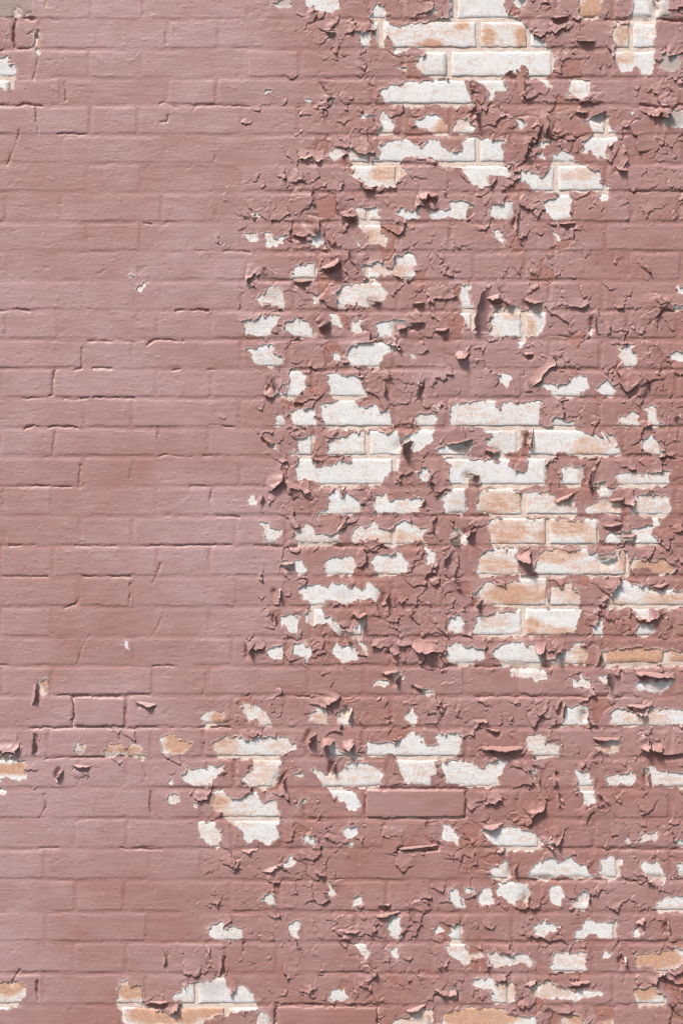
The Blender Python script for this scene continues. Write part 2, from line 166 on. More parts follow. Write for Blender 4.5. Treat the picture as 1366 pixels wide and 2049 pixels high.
# cracks and open joints (photograph pixels): polyline, depth mm, half width px
CRACKS = [([(1311, -20), (1312, 38)], 9, 1.7), ([(1210, 40), (1290, 41), (1400, 43)], 8, 1.6), ([(1280, 209), (1400, 209)], 8, 1.5), ([(1311, 223), (1311, 253)], 5, 1.5),
 ([(40, 24), (33, 40), (28, 60), (30, 95)], 9, 2.0), ([(50, 37), (72, 38)], 7, 1.8), ([(68, 96), (76, 82), (77, 62)], 7, 1.6), ([(33, 97), (68, 97)], 4, 1.3), ([(73, 100), (76, 120), (68, 160)], 4, 1.4),
 ([(-60, 213), (30, 212), (50, 208), (85, 213)], 5, 1.6), ([(72, 214), (74, 240), (76, 268)], 4, 1.4), ([(38, 262), (38, 275), (16, 330)], 3.5, 1.5), ([(115, 268), (172, 268)], 3, 1.3), ([(131, 165), (132, 200)], 3.5, 1.4),
 ([(331, 60), (331, 88)], 3, 1.3), ([(432, 285), (430, 320)], 2.5, 1.4), ([(385, 222), (392, 212), (440, 211), (500, 213)], 3, 1.3), ([(320, 208), (331, 205), (353, 215)], 3, 1.4), ([(322, 244), (334, 244), (338, 232)], 4, 1.5),
 ([(800, 1637), (860, 1638), (931, 1636)], 5, 1.5), ([(931, 1584), (932, 1636)], 4.5, 1.5), ([(731, 1590), (731, 1634)], 2.5, 1.3), ([(740, 1577), (930, 1578)], 3, 1.3),
 ([(147, 1394), (147, 1455)], 6, 1.5), ([(254, 1397), (254, 1453)], 4.5, 1.4), ([(60, 1457), (150, 1456), (300, 1456), (460, 1455)], 4.5, 1.4), ([(150, 1393), (255, 1393)], 4.5, 1.3), ([(100, 1336), (140, 1391), ][0:1] + [(101, 1391), (300, 1391)], 3.5, 1.3),
 ([(552, 2012), (552, 2070)], 6, 1.6), ([(552, 2009), (600, 2010), (757, 2010)], 5, 1.6), ([(757, 2012), (757, 2070)], 6, 1.8),
 ([(790, 1702), (806, 1698), (838, 1702), (876, 1701), (878, 1688)], 9, 1.9), ([(88, 917), (105, 911)], 5, 1.5), ([(50, 858), (70, 850)], 5.5, 1.6), ([(75, 853), (155, 855)], 4.5, 1.4), ([(42, 798), (90, 796)], 3.5, 1.3),
 ([(128, 799), (158, 798), (190, 795), (270, 797)], 5, 1.4), ([(-60, 973), (70, 973), (160, 974)], 4.5, 1.5), ([(162, 932), (158, 972)], 4, 1.6), ([(111, 865), (106, 905)], 4, 1.5), ([(165, 696), (163, 738), (150, 741)], 4.5, 1.5),
 ([(110, 742), (106, 790), (97, 792)], 4.5, 1.5), ([(186, 738), (225, 737)], 5, 1.5), ([(295, 692), (309, 680), (335, 680), (367, 683)], 5, 1.6), ([(352, 622), (380, 620), (417, 621)], 5, 1.5), ([(262, 1168), (257, 1210)], 5, 1.6),
 ([(20, 1092), (70, 1091)], 3.5, 1.3), ([(150, 1093), (232, 1092)], 4, 1.3), ([(265, 1093), (350, 1092), (465, 1090)], 4.5, 1.4), ([(410, 1031), (480, 1034)], 4.5, 1.5), ([(322, 1128), (318, 1142), (305, 1168)], 4, 1.5),
 ([(160, 1195), (152, 1208), (130, 1217)], 4, 1.5), ([(326, 1230), (318, 1250), (303, 1273)], 4, 1.6), ([(178, 1272), (165, 1295), (155, 1330)], 3, 1.3), ([(-40, 1331), (22, 1332)], 3.5, 1.3), ([(305, 1333), (355, 1332)], 4, 1.3),
 ([(301, 1585), (303, 1625)], 5, 1.6), ([(88, 1590), (92, 1618), (80, 1638)], 3.5, 1.4), ([(242, 1697), (260, 1699), (322, 1700)], 4, 1.4), ([(80, 1697), (118, 1697)], 5, 1.5), ([(412, 1350), (412, 1375), (404, 1390)], 5, 1.6),
 ([(93, 1518), (150, 1515), (270, 1514)], 4, 1.4), ([(283, 1520), (292, 1555)], 3.5, 1.3), ([(252, 1155), (262, 1155)], 4, 1.4), ([(165, 1154), (262, 1154)], 3.5, 1.3), ([(5, 1153), (95, 1155)], 3.5, 1.3),
 ([(390, 502), (470, 503), (500, 504)], 4, 1.3), ([(288, 447), (304, 449)], 5, 1.4), ([(28, 618), (48, 620), (60, 624)], 4, 1.5), ([(0, 622), (30, 621)], 4, 1.5), ([(175, 683), (270, 685)], 3.5, 1.3), ([(345, 741), (360, 738)], 5, 1.5), ([(415, 739), (470, 741)], 4, 1.4),
 ([(318, 914), (330, 910), (385, 914)], 3.5, 1.3), ([(405, 913), (425, 912)], 4.5, 1.4), ([(318, 856), (316, 880)], 2.5, 1.3), ([(262, 940), (262, 960)], 4, 1.4), ([(380, 974), (400, 972), (424, 975), (420, 1000)], 4, 1.4), ([(418, 850), (470, 855)], 4, 1.3),
 ([(630, 1390), (700, 1395)], 4, 1.4), ([(560, 1392), (640, 1394)], 3.5, 1.3), ([(510, 1092), (700, 1094)], 4, 1.3), ([(866, 1333), (1100, 1335)], 3.5, 1.3), ([(950, 1394), (1260, 1394)], 3.5, 1.3), ([(1210, 1334), (1366, 1334)], 4, 1.4),
 ([(1205, 1700), (1366, 1700)], 3.5, 1.4), ([(1060, 1762), (1366, 1760)], 3.5, 1.4), ([(1245, 1912), (1254, 1930), (1253, 1945), (1245, 1965)], 5, 1.5), ([(450, 1915), (449, 1945), (432, 1952)], 7, 1.6), ([(488, 1888), (487, 1905)], 4, 1.5), ([(336, 1905), (333, 1940)], 4, 1.5),
 ([(40, 1940), (24, 1966)], 5, 1.5), ([(76, 1962), (76, 2000)], 5, 2.0), ([(640, 1946), (720, 1946)], 3, 1.2), ([(1250, 345), (1366, 384)][0:1] + [(1260, 384), (1366, 383)], 4, 1.3), ([(1090, 672), (1140, 674)], 4, 1.3), ([(900, 1033), (980, 1033)], 4, 1.3)]

# big curling flakes: root x, y, direction (0 right, 90 down), width, length (px), start angle, curl
FL = [(700, 430, 90, 28, 16, .5, 1.2), (979, 620, 181, 96, 37, .12, .62), (985, 592, 80, 30, 18, .5, .9), (1018, 600, 130, 30, 18, .4, .9), (1066, 600, 110, 38, 18, .5, 1), (818, 898, 215, 34, 26, .5, 1.0), (767, 778, 0, 28, 13, .8, 1.0), (836, 778, 0, 30, 15, .8, 1.0),
 (1003, 1494, 88, 84, 18, .45, 1.0), (1308, 1345, 90, 80, 18, .35, .8), (1232, 1362, 195, 40, 30, .2, .8), (1275, 1411, 90, 46, 11, .5, 1), (1212, 1476, 86, 56, 10, .5, 1), (1288, 1488, 55, 26, 22, .3, .9), (1318, 1488, 125, 26, 24, .3, .9), (1044, 1104, 60, 34, 32, .2, .8),
 (905, 1172, -20, 30, 24, .2, .9), (962, 1210, 195, 22, 20, .4, 1), (778, 1197, 185, 22, 16, .5, 1), (1078, 736, 42, 78, 22, .05, .4), (1122, 1284, 130, 36, 32, .2, .9), (1080, 1284, 100, 24, 30, .2, .8), (1190, 1310, 0, 46, 15, .2, .8), (850, 1284, 95, 56, 28, .2, .8),
 (655, 1476, 100, 30, 36, .3, .7), (694, 1480, 75, 26, 32, .3, .8), (628, 1482, 205, 30, 22, .4, 1), (672, 1536, 185, 22, 15, .4, 1), (572, 1566, 190, 26, 16, .4, 1), (775, 1828, 80, 52, 10, .5, 1), (834, 1694, 90, 80, 8, .4, .9), (576, 1126, 90, 26, 13, .6, 1), (605, 561, 90, 38, 11, .6, .9), (748, 604, 100, 30, 10, .5, 1),
 (803, 652, 95, 24, 12, .6, .9), (834, 646, 90, 30, 14, .6, .9), (884, 657, 90, 30, 11, .5, 1), (838, 606, 90, 22, 12, .6, .9), (924, 702, 90, 32, 24, .12, .6), (780, 1343, 85, 32, 13, .5, 1), (800, 1362, 190, 24, 16, .5, 1), (838, 1372, 110, 22, 12, .6, 1), (66, 1388, 8, 46, 15, .3, .9), (66, 1488, 0, 44, 10, .3, 1),
 (292, 1406, 95, 42, 12, .4, .9), (164, 1532, 92, 38, 10, .4, .9), (124, 1552, 200, 28, 14, .4, .9), (962, 236, 190, 28, 24, .4, 1), (1078, 245, 2, 60, 26, .2, .8), (1036, 166, 0, 54, 20, .2, .9), (1163, 222, 90, 24, 13, .5, 1), (1196, 228, 75, 32, 11, .4, 1), (1045, 300, 0, 32, 14, .25, .9), (1240, 312, 0, 52, 16, .15, .7),
 (1243, 336, 110, 26, 14, .4, 1), (1134, 446, 88, 34, 10, .5, 1), (1120, 33, 85, 36, 11, .5, 1), (1172, 82, 92, 38, 11, .4, 1), (1038, 445, 188, 56, 12, .4, 1), (846, 386, 75, 22, 22, .4, .9), (866, 386, 105, 22, 20, .4, .9), (660, 62, 95, 24, 13, .5, 1), (620, 300, 92, 56, 24, .08, .35), (660, 526, 65, 42, 20, .3, .8),
 (648, 648, 60, 28, 20, .4, .9), (1192, 648, 180, 32, 12, .4, 1), (1212, 655, 0, 36, 12, .2, .9), (1064, 878, 182, 38, 14, .3, .9), (985, 900, 95, 30, 12, .5, 1), (945, 950, 95, 28, 12, .4, 1), (1182, 955, 184, 32, 14, .4, 1), (944, 1072, 230, 26, 22, .4, 1), (862, 1052, 0, 26, 13, .4, 1), (1232, 998, 82, 32, 11, .4, 1),
 (1128, 994, 60, 42, 12, .3, .9), (1254, 1072, 90, 34, 10, .5, 1), (918, 884, 78, 54, 11, .4, .9), (1158, 1964, 84, 42, 12, .4, 1), (1060, 1964, 70, 26, 12, .4, 1), (438, 1930, 5, 46, 11, .2, .9), (326, 1918, 0, 36, 9, .2, .8), (316, 2004, 88, 38, 12, .3, .9), (346, 2016, 40, 26, 16, .3, .9), (884, 1982, 100, 34, 14, .4, 1),
 (902, 1984, 60, 24, 16, .4, 1), (832, 2016, 65, 42, 11, .4, .9), (703, 1862, 88, 32, 9, .3, .9), (1036, 1742, 184, 30, 16, .4, 1), (1106, 1560, 0, 32, 11, .3, 1), (1112, 1602, 0, 30, 11, .3, 1), (1214, 1598, 130, 24, 12, .3, 1), (984, 1650, 78, 44, 12, .4, .9), (508, 1304, 182, 32, 17, .3, 1), (552, 766, 170, 32, 18, .3, 1),
 (588, 966, 120, 34, 22, .2, .8), (1056, 706, 90, 20, 10, .4, 1), (908, 1075, 40, 22, 15, .4, 1), (560, 1190, 175, 24, 16, .3, 1), (700, 1275, 150, 26, 16, .3, .9), (720, 1225, 100, 30, 24, .3, .9), (790, 1300, 120, 24, 18, .3, .9), (985, 1460, 95, 30, 10, .3, .9), (1180, 1440, 170, 30, 14, .3, .9), (1128, 1420, 185, 36, 10, .3, .9),
 (700, 1430, 190, 30, 14, .4, 1), (1340, 1855, 170, 28, 12, .3, 1), (1280, 1840, 60, 22, 14, .3, 1), (1180, 1796, 185, 22, 12, .4, 1), (1060, 1800, 190, 24, 12, .4, 1), (1250, 1925, 175, 22, 14, .3, 1), (1225, 1050, 88, 40, 10, .3, .9), (1320, 1170, 80, 34, 9, .3, .9), (1215, 1115, 84, 36, 10, .4, 1), (900, 1120, 200, 40, 18, .2, .8),
 (1000, 1700, 60, 20, 10, .3, 1), (1300, 1560, 180, 26, 14, .3, 1), (1080, 1560, 170, 22, 12, .3, 1), (770, 1810, 85, 24, 12, .3, 1), (500, 1700, 88, 36, 9, .2, .8), (545, 1735, 75, 46, 10, .2, .8), (640, 1745, 120, 30, 12, .2, .8), (600, 470, 90, 30, 10, .4, 1), (540, 880, 120, 24, 12, .3, 1), (555, 1240, 170, 24, 12, .3, 1)]
for x_, y_, dg, w_, l_, p_, c_ in FL:
    if p_ >= .3 and l_ <= 26:                     # the paint is hollow behind the lip
        ca, sa = math.cos(math.radians(dg)), math.sin(math.radians(dg)); f_ = l_ * .62 + 1
        CRACKS.append(([(x_ + ca * f_ + sa * w_ * .30, y_ + sa * f_ - ca * w_ * .30), (x_ + ca * f_ - sa * w_ * .30, y_ + sa * f_ + ca * w_ * .30)], 5.6, min(5.5, 2.2 + l_ * .16)))

# ------------------------------------------------------------------ the paint grid
def axis(lo, a, b, hi, fine, coarse):
    return np.concatenate([np.arange(lo, a, coarse), np.arange(a, b, fine), np.arange(b, hi + coarse, coarse)])
gx = axis(-480, -16, 1382, 1846, 2.0, 8.0); gy = axis(-460, -16, 2066, H0 - 2, 2.0, 8.0)
GX, GY = np.meshgrid(gx, gy); NXg, NYg = len(gx), len(gy)
X = GX.ravel(); Y = GY.ravel()

def poly_field(X2, Y2, gx, gy, big=40.0, pad=40):
    F = np.full(X2.shape, big, np.float32)
    for v in POLYS:
        a, b = v.min(0) - pad, v.max(0) + pad
        i0, i1 = np.searchsorted(gx, (a[0], b[0])); j0, j1 = np.searchsorted(gy, (a[1], b[1]))
        if i1 <= i0 or j1 <= j0: continue
        x = X2[j0:j1, i0:i1]; y = Y2[j0:j1, i0:i1]
        d2 = np.full(x.shape, 1e9); ins = np.zeros(x.shape, bool)
        n = len(v)
        for q in range(n):
            p0, p1 = v[q], v[(q + 1) % n]; e = p1 - p0
            L2 = e @ e + 1e-9
            t = np.clip(((x - p0[0]) * e[0] + (y - p0[1]) * e[1]) / L2, 0, 1)
            d2 = np.minimum(d2, (x - p0[0] - t * e[0]) ** 2 + (y - p0[1] - t * e[1]) ** 2)
            c = ((p0[1] > y) != (p1[1] > y)) & (x < e[0] * (y - p0[1]) / (e[1] if abs(e[1]) > 1e-9 else 1e-9) + p0[0])
            ins ^= c
        d = np.sqrt(d2); d = np.where(ins, -d, d)
        F[j0:j1, i0:i1] = np.minimum(F[j0:j1, i0:i1], d)
    return F

warp1x = 2.6 * fbm(GX, GY, 22, 101, 3); warp1y = 2.6 * fbm(GX, GY, 22, 131, 3)
ragx = 4.0 * vnoise(GX, GY, 10, 10, 161) + 3.2 * vnoise(GX, GY, 5, 5, 163); ragy = 4.0 * vnoise(GX, GY, 10, 10, 171) + 3.2 * vnoise(GX, GY, 5, 5, 173)
Fp = poly_field(GX + warp1x * .7 + ragx, GY + warp1y * .7 + ragy, gx, gy)
Fp = Fp - 1.7
# beyond the frame to the right and below the peeling simply goes on
outside = np.maximum(np.maximum(GX - 1372, 0), np.maximum(np.maximum(-2 - GY, GY - 2056), 0) * (GX > 560))
nn = fbm(GX, GY * 1.6, 95, 300, 4)
Fout = (0.22 - nn) * 60
Fp = np.where(outside > 0, np.minimum(Fp, np.where(outside > 6, Fout, 40)), Fp)

# flaking density
bnd = 45 * fbm(GX, GY, 75, 217, 3) + np.interp(GY, [-500, 0, 200, 400, 600, 900, 1100, 1300, 1420, 1480, 1560, 1640, 1720, 1900, 2049, 2500], [620, 600, 560, 500, 480, 500, 530, 470, 380, 330, 340, 390, 410, 395, 260, 250])
dens = sstep(-70, 110, GX - bnd); WORN = sstep(-160, 160, GX - bnd + 60 * fbm(GX, GY, 140, 215, 2)).ravel()
dens = np.maximum(dens, .55 * np.exp(-(((GX - 120) / 190) ** 2 + ((GY - 1510) / 75) ** 2)))
dens = np.maximum(dens, .45 * np.exp(-(((GX - 30) / 55) ** 2 + ((GY - 30) / 90) ** 2)))
for cx, cy, rx, ry, f in [(1300, 505, 130, 90, .75), (860, 1365, 230, 34, .6), (800, 1750, 140, 55, .8), (560, 1945, 140, 50, .6), (1210, 710, 60, 40, .4), (830, 1608, 105, 34, 1.0), (470, 1360, 160, 30, .7), (650, 2040, 105, 30, 1), (1240, 240, 90, 30, .3), (1090, 520, 60, 25, .3), (930, 1375, 110, 28, .5), (1300, 1600, 80, 40, .2), (610, 140, 120, 60, .45)]:
    dens = dens * (1 - f * np.exp(-(((GX - cx) / rx) ** 4 + ((GY - cy) / ry) ** 4)))
dens = np.clip(dens * (0.72 + .5 * fbm(GX, GY, 120, 210, 2)), 0, 1)
DEN = dens.ravel()
# stray chips: small bare specks where the flaking is worst
chip = np.maximum(vnoise(GX, GY, 9, 7, 351) + .35 * vnoise(GX, GY, 4, 4, 353), vnoise(GX, GY, 15, 11, 355) * .97 + .35 * vnoise(GX, GY, 5, 5, 357) - .06)
Fp = np.minimum(Fp, np.where(dens > .55, (1.02 - chip) * 14 + (1 - dens) * 6, 40))
F = Fp.ravel().astype(np.float64)

# brick relief seen through the paint
wx = X + 1.5 * fbm(X, Y, 30, 41, 2) + .7 * vnoise(X, Y, 7, 7, 45)
wy = Y + 2.0 * fbm(X, Y, 34, 51, 2) + .9 * vnoise(X, Y, 9, 5, 55)
bid, sd, vert, bot = brick_lookup(wx, wy)
jd = 1.4 * (0.75 + .75 * vnoise(X, Y, 70, 20, 61) + .35 * vnoise(X, Y, 18, 10, 63))
jd = np.clip(jd, .85, 3.0) * np.where(vert > .5, .8, 1.0) * (0.8 + .5 * DEN)
sm = B_arr['smooth'][bid]
jd = np.where(sm > .5, 2.6, jd)
face = brick_face_mm(X, Y, bid)
jd *= (.9 + .1 * WORN) * np.where((WORN < .5) & (Y < 640), .8, 1)
isbot = (bot > .5) & (vert < .5) & (sm < .5)
fade = np.where(isbot, 1 - sstep(-1.6, 1.2, sd), np.where(sm > .5, 1 - sstep(-2.2, 2.4, sd), np.where(vert > .5, 1 - sstep(-2.2, 2.2, sd), 1 - sstep(-3.6, 4.0, sd))))                      # 1 in the joint, 0 on the face
hmm = face * (1 - fade) - jd * fade
hmm += 0.55 * fbm(X, Y, 48, 70, 3, 2.0) * (1 - .4 * sm) + .20 * fbm(X, Y, 13, 75, 3, 1.4) * (1 - .45 * sm) + .10 * vnoise(X, Y, 40, 3.2, 79)
# small dents and drips in the paint on the left
pit = vnoise(X, Y, 9, 6, 91)
hmm -= .9 * sstep(.72, .95, pit) * (1 - sm)
hmm += .7 * sstep(.74, .95, -pit) * (1 - sm)

# flakes of paint that lift along one edge: warped cells with a hinge
def cells(X, Y, sp, seed, wamp):
    cx = X + wamp * fbm(X, Y, sp * 1.1, seed + 1, 2) + wamp * .32 * vnoise(X, Y, sp * .22, sp * .22, seed + 2)
    cy = Y + wamp * fbm(X, Y, sp * 1.1, seed + 3, 2) + wamp * .32 * vnoise(X, Y, sp * .22, sp * .22, seed + 4)
    rg = np.random.default_rng(seed); n = 512
    jx = rg.random((n, n)); jy = rg.random((n, n)); drop = rg.random((n, n)) < .35
    iu = np.floor(cx / sp).astype(np.int32); iv = np.floor(cy / (sp * .8)).astype(np.int32)
    best = np.full(X.shape, 1e9); bu = np.zeros(X.shape, np.int32); bv = np.zeros(X.shape, np.int32)
    for du in (-2, -1, 0, 1, 2):
        for dv in (-2, -1, 0, 1, 2):
            a = (iu + du) & 511; b = (iv + dv) & 511
            px = (iu + du + jx[b, a]) * sp; py = (iv + dv + jy[b, a]) * sp * .8
            d = (px - cx) ** 2 + (py - cy) ** 2 + drop[b, a] * 1e8
            m = d < best
            best = np.where(m, d, best); bu = np.where(m, iu + du, bu); bv = np.where(m, iv + dv, bv)
    a = bu & 511; b = bv & 511
    px = (bu + jx[b, a]) * sp; py = (bv + jy[b, a]) * sp * .8
    cell = b * 512 + a
    return cell, cx - px, cy - py
COAT = np.zeros(X.shape); LIFT = np.zeros(X.shape); SHX = np.zeros(X.shape); SHY = np.zeros(X.shape)
act = np.where(DEN > .02)[0]
for sp, seed, amp, prob in ((33, 900, 2.7, .72), (19, 950, 1.25, .46), (12, 970, .85, .42), (62, 990, 2.8, .4)):
    cell, ox, oy = cells(X[act], Y[act], sp, seed, sp * .42)
    rg = np.random.default_rng(seed + 7); M = 512 * 512
    th = rg.normal(math.radians(80), math.radians(75), M); L = rg.random(M) ** 1.5; pr = rg.random(M); ms = rg.random(M)
    t = (ox * np.cos(th[cell]) + oy * np.sin(th[cell])) / sp
    on = np.clip((DEN[act] * prob - pr[cell]) / .06, 0, 1)
    lf = amp * (.35 + L[cell]) * np.clip(t + .15, 0, 1.1) ** 2.4 * 2.6 * on
    LIFT[act] += lf
    SHX[act] += 1.6 * lf * np.cos(th[cell]); SHY[act] += 1.6 * lf * np.sin(th[cell])
    if sp == 33:
        miss = (ms[cell] < .2 * np.clip(DEN[act] - .45, 0, 1)) * 1.0
        COAT[act] = np.maximum(COAT[act], miss)
        LIFT[act] -= miss * (.9 + lf)
# paint near a bare patch stands off the wall
d = np.clip(F, 0, 40)
edge = np.clip(.45 + 3.4 * fbm(X, Y, 34, 400, 2), 0, 4.0) * np.exp(-d / 8.0) * np.where(X < 480, .6, 1)
edge = edge * (F < 38)
Lg = LIFT.reshape(GX.shape); dil = Lg.copy()
for _ in range(2):
    q_ = dil.copy()
    q_[1:] = np.maximum(q_[1:], dil[:-1]); q_[:-1] = np.maximum(q_[:-1], dil[1:]); q_[:, 1:] = np.maximum(q_[:, 1:], dil[:, :-1]); q_[:, :-1] = np.maximum(q_[:, :-1], dil[:, 1:])
    dil = q_
TR = np.clip(.8 * (dil.ravel() - LIFT - .5), 0, 1.8)      # the coat is loose and open under a lifted edge
LIFT += edge + 1.15 * DEN * (1 - np.exp(-d / 12)) - TR
gFy, gFx = np.gradient(Fp, gy, gx); gl = np.hypot(gFx, gFy) + 1e-6
SHX -= 1.0 * edge * (gFx / gl).ravel(); SHY -= 1.0 * edge * (gFy / gl).ravel()
cut_sm = 1 - sm
hmm += LIFT * cut_sm; SHX *= cut_sm; SHY *= cut_sm
SHX = np.clip(SHX, -7, 7); SHY = np.clip(SHY, -7, 7)
# cracks
CR = np.zeros(X.shape)
G2X = GX + 1.6 * vnoise(GX, GY, 9, 9, 501) + .8 * vnoise(GX, GY, 4, 4, 503); G2Y = GY + 1.6 * vnoise(GX, GY, 9, 9, 505) + .8 * vnoise(GX, GY, 4, 4, 507)
CRg = CR.reshape(GX.shape)
for pl, dep, hw in CRACKS:
    pl = np.array(pl, float); a, b = pl.min(0) - 10, pl.max(0) + 10
    i0, i1 = np.searchsorted(gx, (a[0], b[0])); j0, j1 = np.searchsorted(gy, (a[1], b[1]))
    x = G2X[j0:j1, i0:i1]; y = G2Y[j0:j1, i0:i1]; dd = np.full(x.shape, 1e9)
    for p0, p1 in zip(pl[:-1], pl[1:]):
        e = p1 - p0; t = np.clip(((x - p0[0]) * e[0] + (y - p0[1]) * e[1]) / (e @ e), 0, 1)
        dd = np.minimum(dd, np.hypot(x - p0[0] - t * e[0], y - p0[1] - t * e[1]))
    mod = np.clip(.75 + .7 * vnoise(x, y, 16, 16, 511), .15, 1.2)
    CRg[j0:j1, i0:i1] = np.maximum(CRg[j0:j1, i0:i1], dep * (.75 if hw < 1.61 and dep < 5.6 else 1) * mod * np.exp(-(dd / (hw * 1.1)) ** 2))
CR = CRg.ravel()
hmm = hmm - CR
PAINT_OFF = 1.0                                      # paint surface stands this far off the brick faces
hmm = np.maximum(hmm + PAINT_OFF, np.where(CR > .5, -7.0, np.where(sd > -1, face + .5, -.9)))
MAUVE_SHARE = np.clip(.5 + .55 * fbm(X, Y, 170, 600, 3, 1.5) + .30 * fbm(X, Y, 26, 640, 3, 1.6) + .30 * (1 - WORN) - .20 * WORN - .25 * np.clip(-hmm + 1.2, 0, 2), 0, 1)  # paler and mauver towards the left, redder in the low spots
MAUVE_SHARE *= (1 - .8 * COAT)

def paint_mm_at(px, py):
    i = int(np.clip(np.searchsorted(gx, px), 0, NXg - 1)); j = int(np.clip(np.searchsorted(gy, py), 0, NYg - 1))
    return float(hmm[j * NXg + i])

# ------------------------------------------------------------------ cut the grid along F = 0
idx = np.arange(NXg * NYg).reshape(NYg, NXg)
a = idx[:-1, :-1].ravel(); b = idx[:-1, 1:].ravel(); c = idx[1:, 1:].ravel(); dq = idx[1:, :-1].ravel()
flip = np.random.default_rng(3).random(len(a)) < .5
T = np.concatenate([np.where(flip[:, None], np.stack([a, dq, c], 1), np.stack([a, dq, b], 1)),
                    np.where(flip[:, None], np.stack([a, c, b], 1), np.stack([b, dq, c], 1))])
ins = F > 0
cnt = ins[T].sum(1)
full = T[cnt == 3]
def rot_first(t, m):        # rotate each triangle so that the vertex flagged in m comes first
    k = np.argmax(m, 1); r = np.arange(len(t))
    return np.stack([t[r, k], t[r, (k + 1) % 3], t[r, (k + 2) % 3]], 1)
one = T[cnt == 1]; one = rot_first(one, ins[one])
two = T[cnt == 2]; two = rot_first(two, ~ins[two])          # first vertex is the one outside
NV = len(X)
ek = np.concatenate([np.stack([one[:, 0], one[:, 1]], 1), np.stack([one[:, 0], one[:, 2]], 1),
                     np.stack([two[:, 1], two[:, 0]], 1), np.stack([two[:, 2], two[:, 0]], 1)])
lo, hi = ek.min(1), ek.max(1); key = lo.astype(np.int64) * NV + hi
uk, inv = np.unique(key, return_inverse=True)
ulo = (uk // NV).astype(np.int64); uhi = (uk % NV).astype(np.int64)
tt = np.clip(F[ulo] / (F[ulo] - F[uhi]), .02, .98)
keep = np.where(ins[ulo], ulo, uhi)
nX = X[ulo] + tt * (X[uhi] - X[ulo]); nY = Y[ulo] + tt * (Y[uhi] - Y[ulo]); nH = hmm[keep] + .12
n1, n2 = len(one), len(two); e = inv + NV
o1, o2 = e[:n1], e[n1:2 * n1]; w1, w2 = e[2 * n1:2 * n1 + n2], e[2 * n1 + n2:]
tris = np.concatenate([full, np.stack([one[:, 0], o1, o2], 1), np.stack([w1, two[:, 1], two[:, 2]], 1), np.stack([w1, two[:, 2], w2], 1)])
# rim: the broken edge goes back to the brick
rim_edges = np.concatenate([np.stack([o1, o2], 1), np.stack([w2, w1], 1)])
nE = len(uk)
VX = np.concatenate([X, nX, nX, nX]); VY = np.concatenate([Y, nY, nY, nY])
thick = 0.7
loose = np.clip(edge[keep] - .5, 0, 1)
VH = np.concatenate([hmm, nH, nH, nH - thick - .7 * (1 - loose)])
RIM = np.concatenate([.75 * np.clip(1 - F / 4.0, 0, 1) * np.clip(.35 + .9 * vnoise(X, Y, 14, 14, 703), 0, 1), np.clip(.75 + .5 * vnoise(nX, nY, 12, 12, 701), 0, 1), np.ones(nE), np.ones(nE)])
MSH = np.concatenate([MAUVE_SHARE, MAUVE_SHARE[keep], MAUVE_SHARE[keep], MAUVE_SHARE[keep]]); COT = np.concatenate([COAT, COAT[keep], COAT[keep], COAT[keep]])
r0, r1 = rim_edges[:, 0] + nE, rim_edges[:, 1] + nE
tris = np.concatenate([tris, np.stack([r0, r0 + nE, r1 + nE], 1), np.stack([r0, r1 + nE, r1], 1)])
SX = np.concatenate([SHX, SHX[keep], SHX[keep], SHX[keep] * .8]); SY = np.concatenate([SHY, SHY[keep], SHY[keep], SHY[keep] * .8])
P = np.stack([WX(VX + SX), -VH * .001, WZ(VY + SY)], 1)
fn = np.cross(P[tris[:, 1]] - P[tris[:, 0]], P[tris[:, 2]] - P[tris[:, 0]])
VN = np.zeros_like(P)
for q in range(3):
    for ax in range(3): VN[:, ax] += np.bincount(tris[:, q], weights=fn[:, ax], minlength=len(P))
VN /= np.linalg.norm(VN, axis=1, keepdims=True) + 1e-12

# ------------------------------------------------------------------ materials
def mat(name):
    m = bpy.data.materials.new(name); m.use_nodes = True
    nt = m.node_tree; return m, nt, nt.nodes['Principled BSDF']
def N(nt, t, **kw):
    n = nt.nodes.new(t)
    for k, v in kw.items():
        if k in n.inputs: n.inputs[k].default_value = v
        else: setattr(n, k, v)
    return n
def mix(nt, fac, A, B):
    n = nt.nodes.new('ShaderNodeMix'); n.data_type = 'RGBA'; n.clamp_factor = True
    for s, v in ((n.inputs[0], fac), (n.inputs[6], A), (n.inputs[7], B)):
        if hasattr(v, 'links'): nt.links.new(v, s)
        elif isinstance(v, tuple): s.default_value = v + (1,) if len(v) == 3 else v
        else: s.default_value = v
    return n.outputs[2]
def math_(nt, op, A, B=0.0, clamp=False):
    n = nt.nodes.new('ShaderNodeMath'); n.operation = op; n.use_clamp = clamp
    for s, v in ((n.inputs[0], A), (n.inputs[1], B)):
        if hasattr(v, 'links'): nt.links.new(v, s)
        else: s.default_value = v
    return n.outputs[0]
def ramp(nt, v, lo, hi):
    n = nt.nodes.new('ShaderNodeMapRange'); n.interpolation_type = 'SMOOTHSTEP'
    nt.links.new(v, n.inputs[0]); n.inputs[1].default_value = lo; n.inputs[2].default_value = hi
    return n.outputs[0]
def pos(nt, scale=(1, 1, 1)):
    g = nt.nodes.new('ShaderNodeNewGeometry'); mp = nt.nodes.new('ShaderNodeMapping')
    mp.inputs['Scale'].default_value = scale
    nt.links.new(g.outputs['Position'], mp.inputs['Vector']); return mp.outputs[0]
def noise(nt, scale, detail=4, rough=.55, sc=(1, 1, 1)):
    n = N(nt, 'ShaderNodeTexNoise'); n.inputs['Scale'].default_value = scale; n.inputs['Detail'].default_value = detail; n.inputs['Roughness'].default_value = rough
    nt.links.new(pos(nt, sc), n.inputs['Vector']); return n.outputs['Fac']
def attr(nt, name):
    n = nt.nodes.new('ShaderNodeAttribute'); n.attribute_name = name; return n.outputs['Fac']
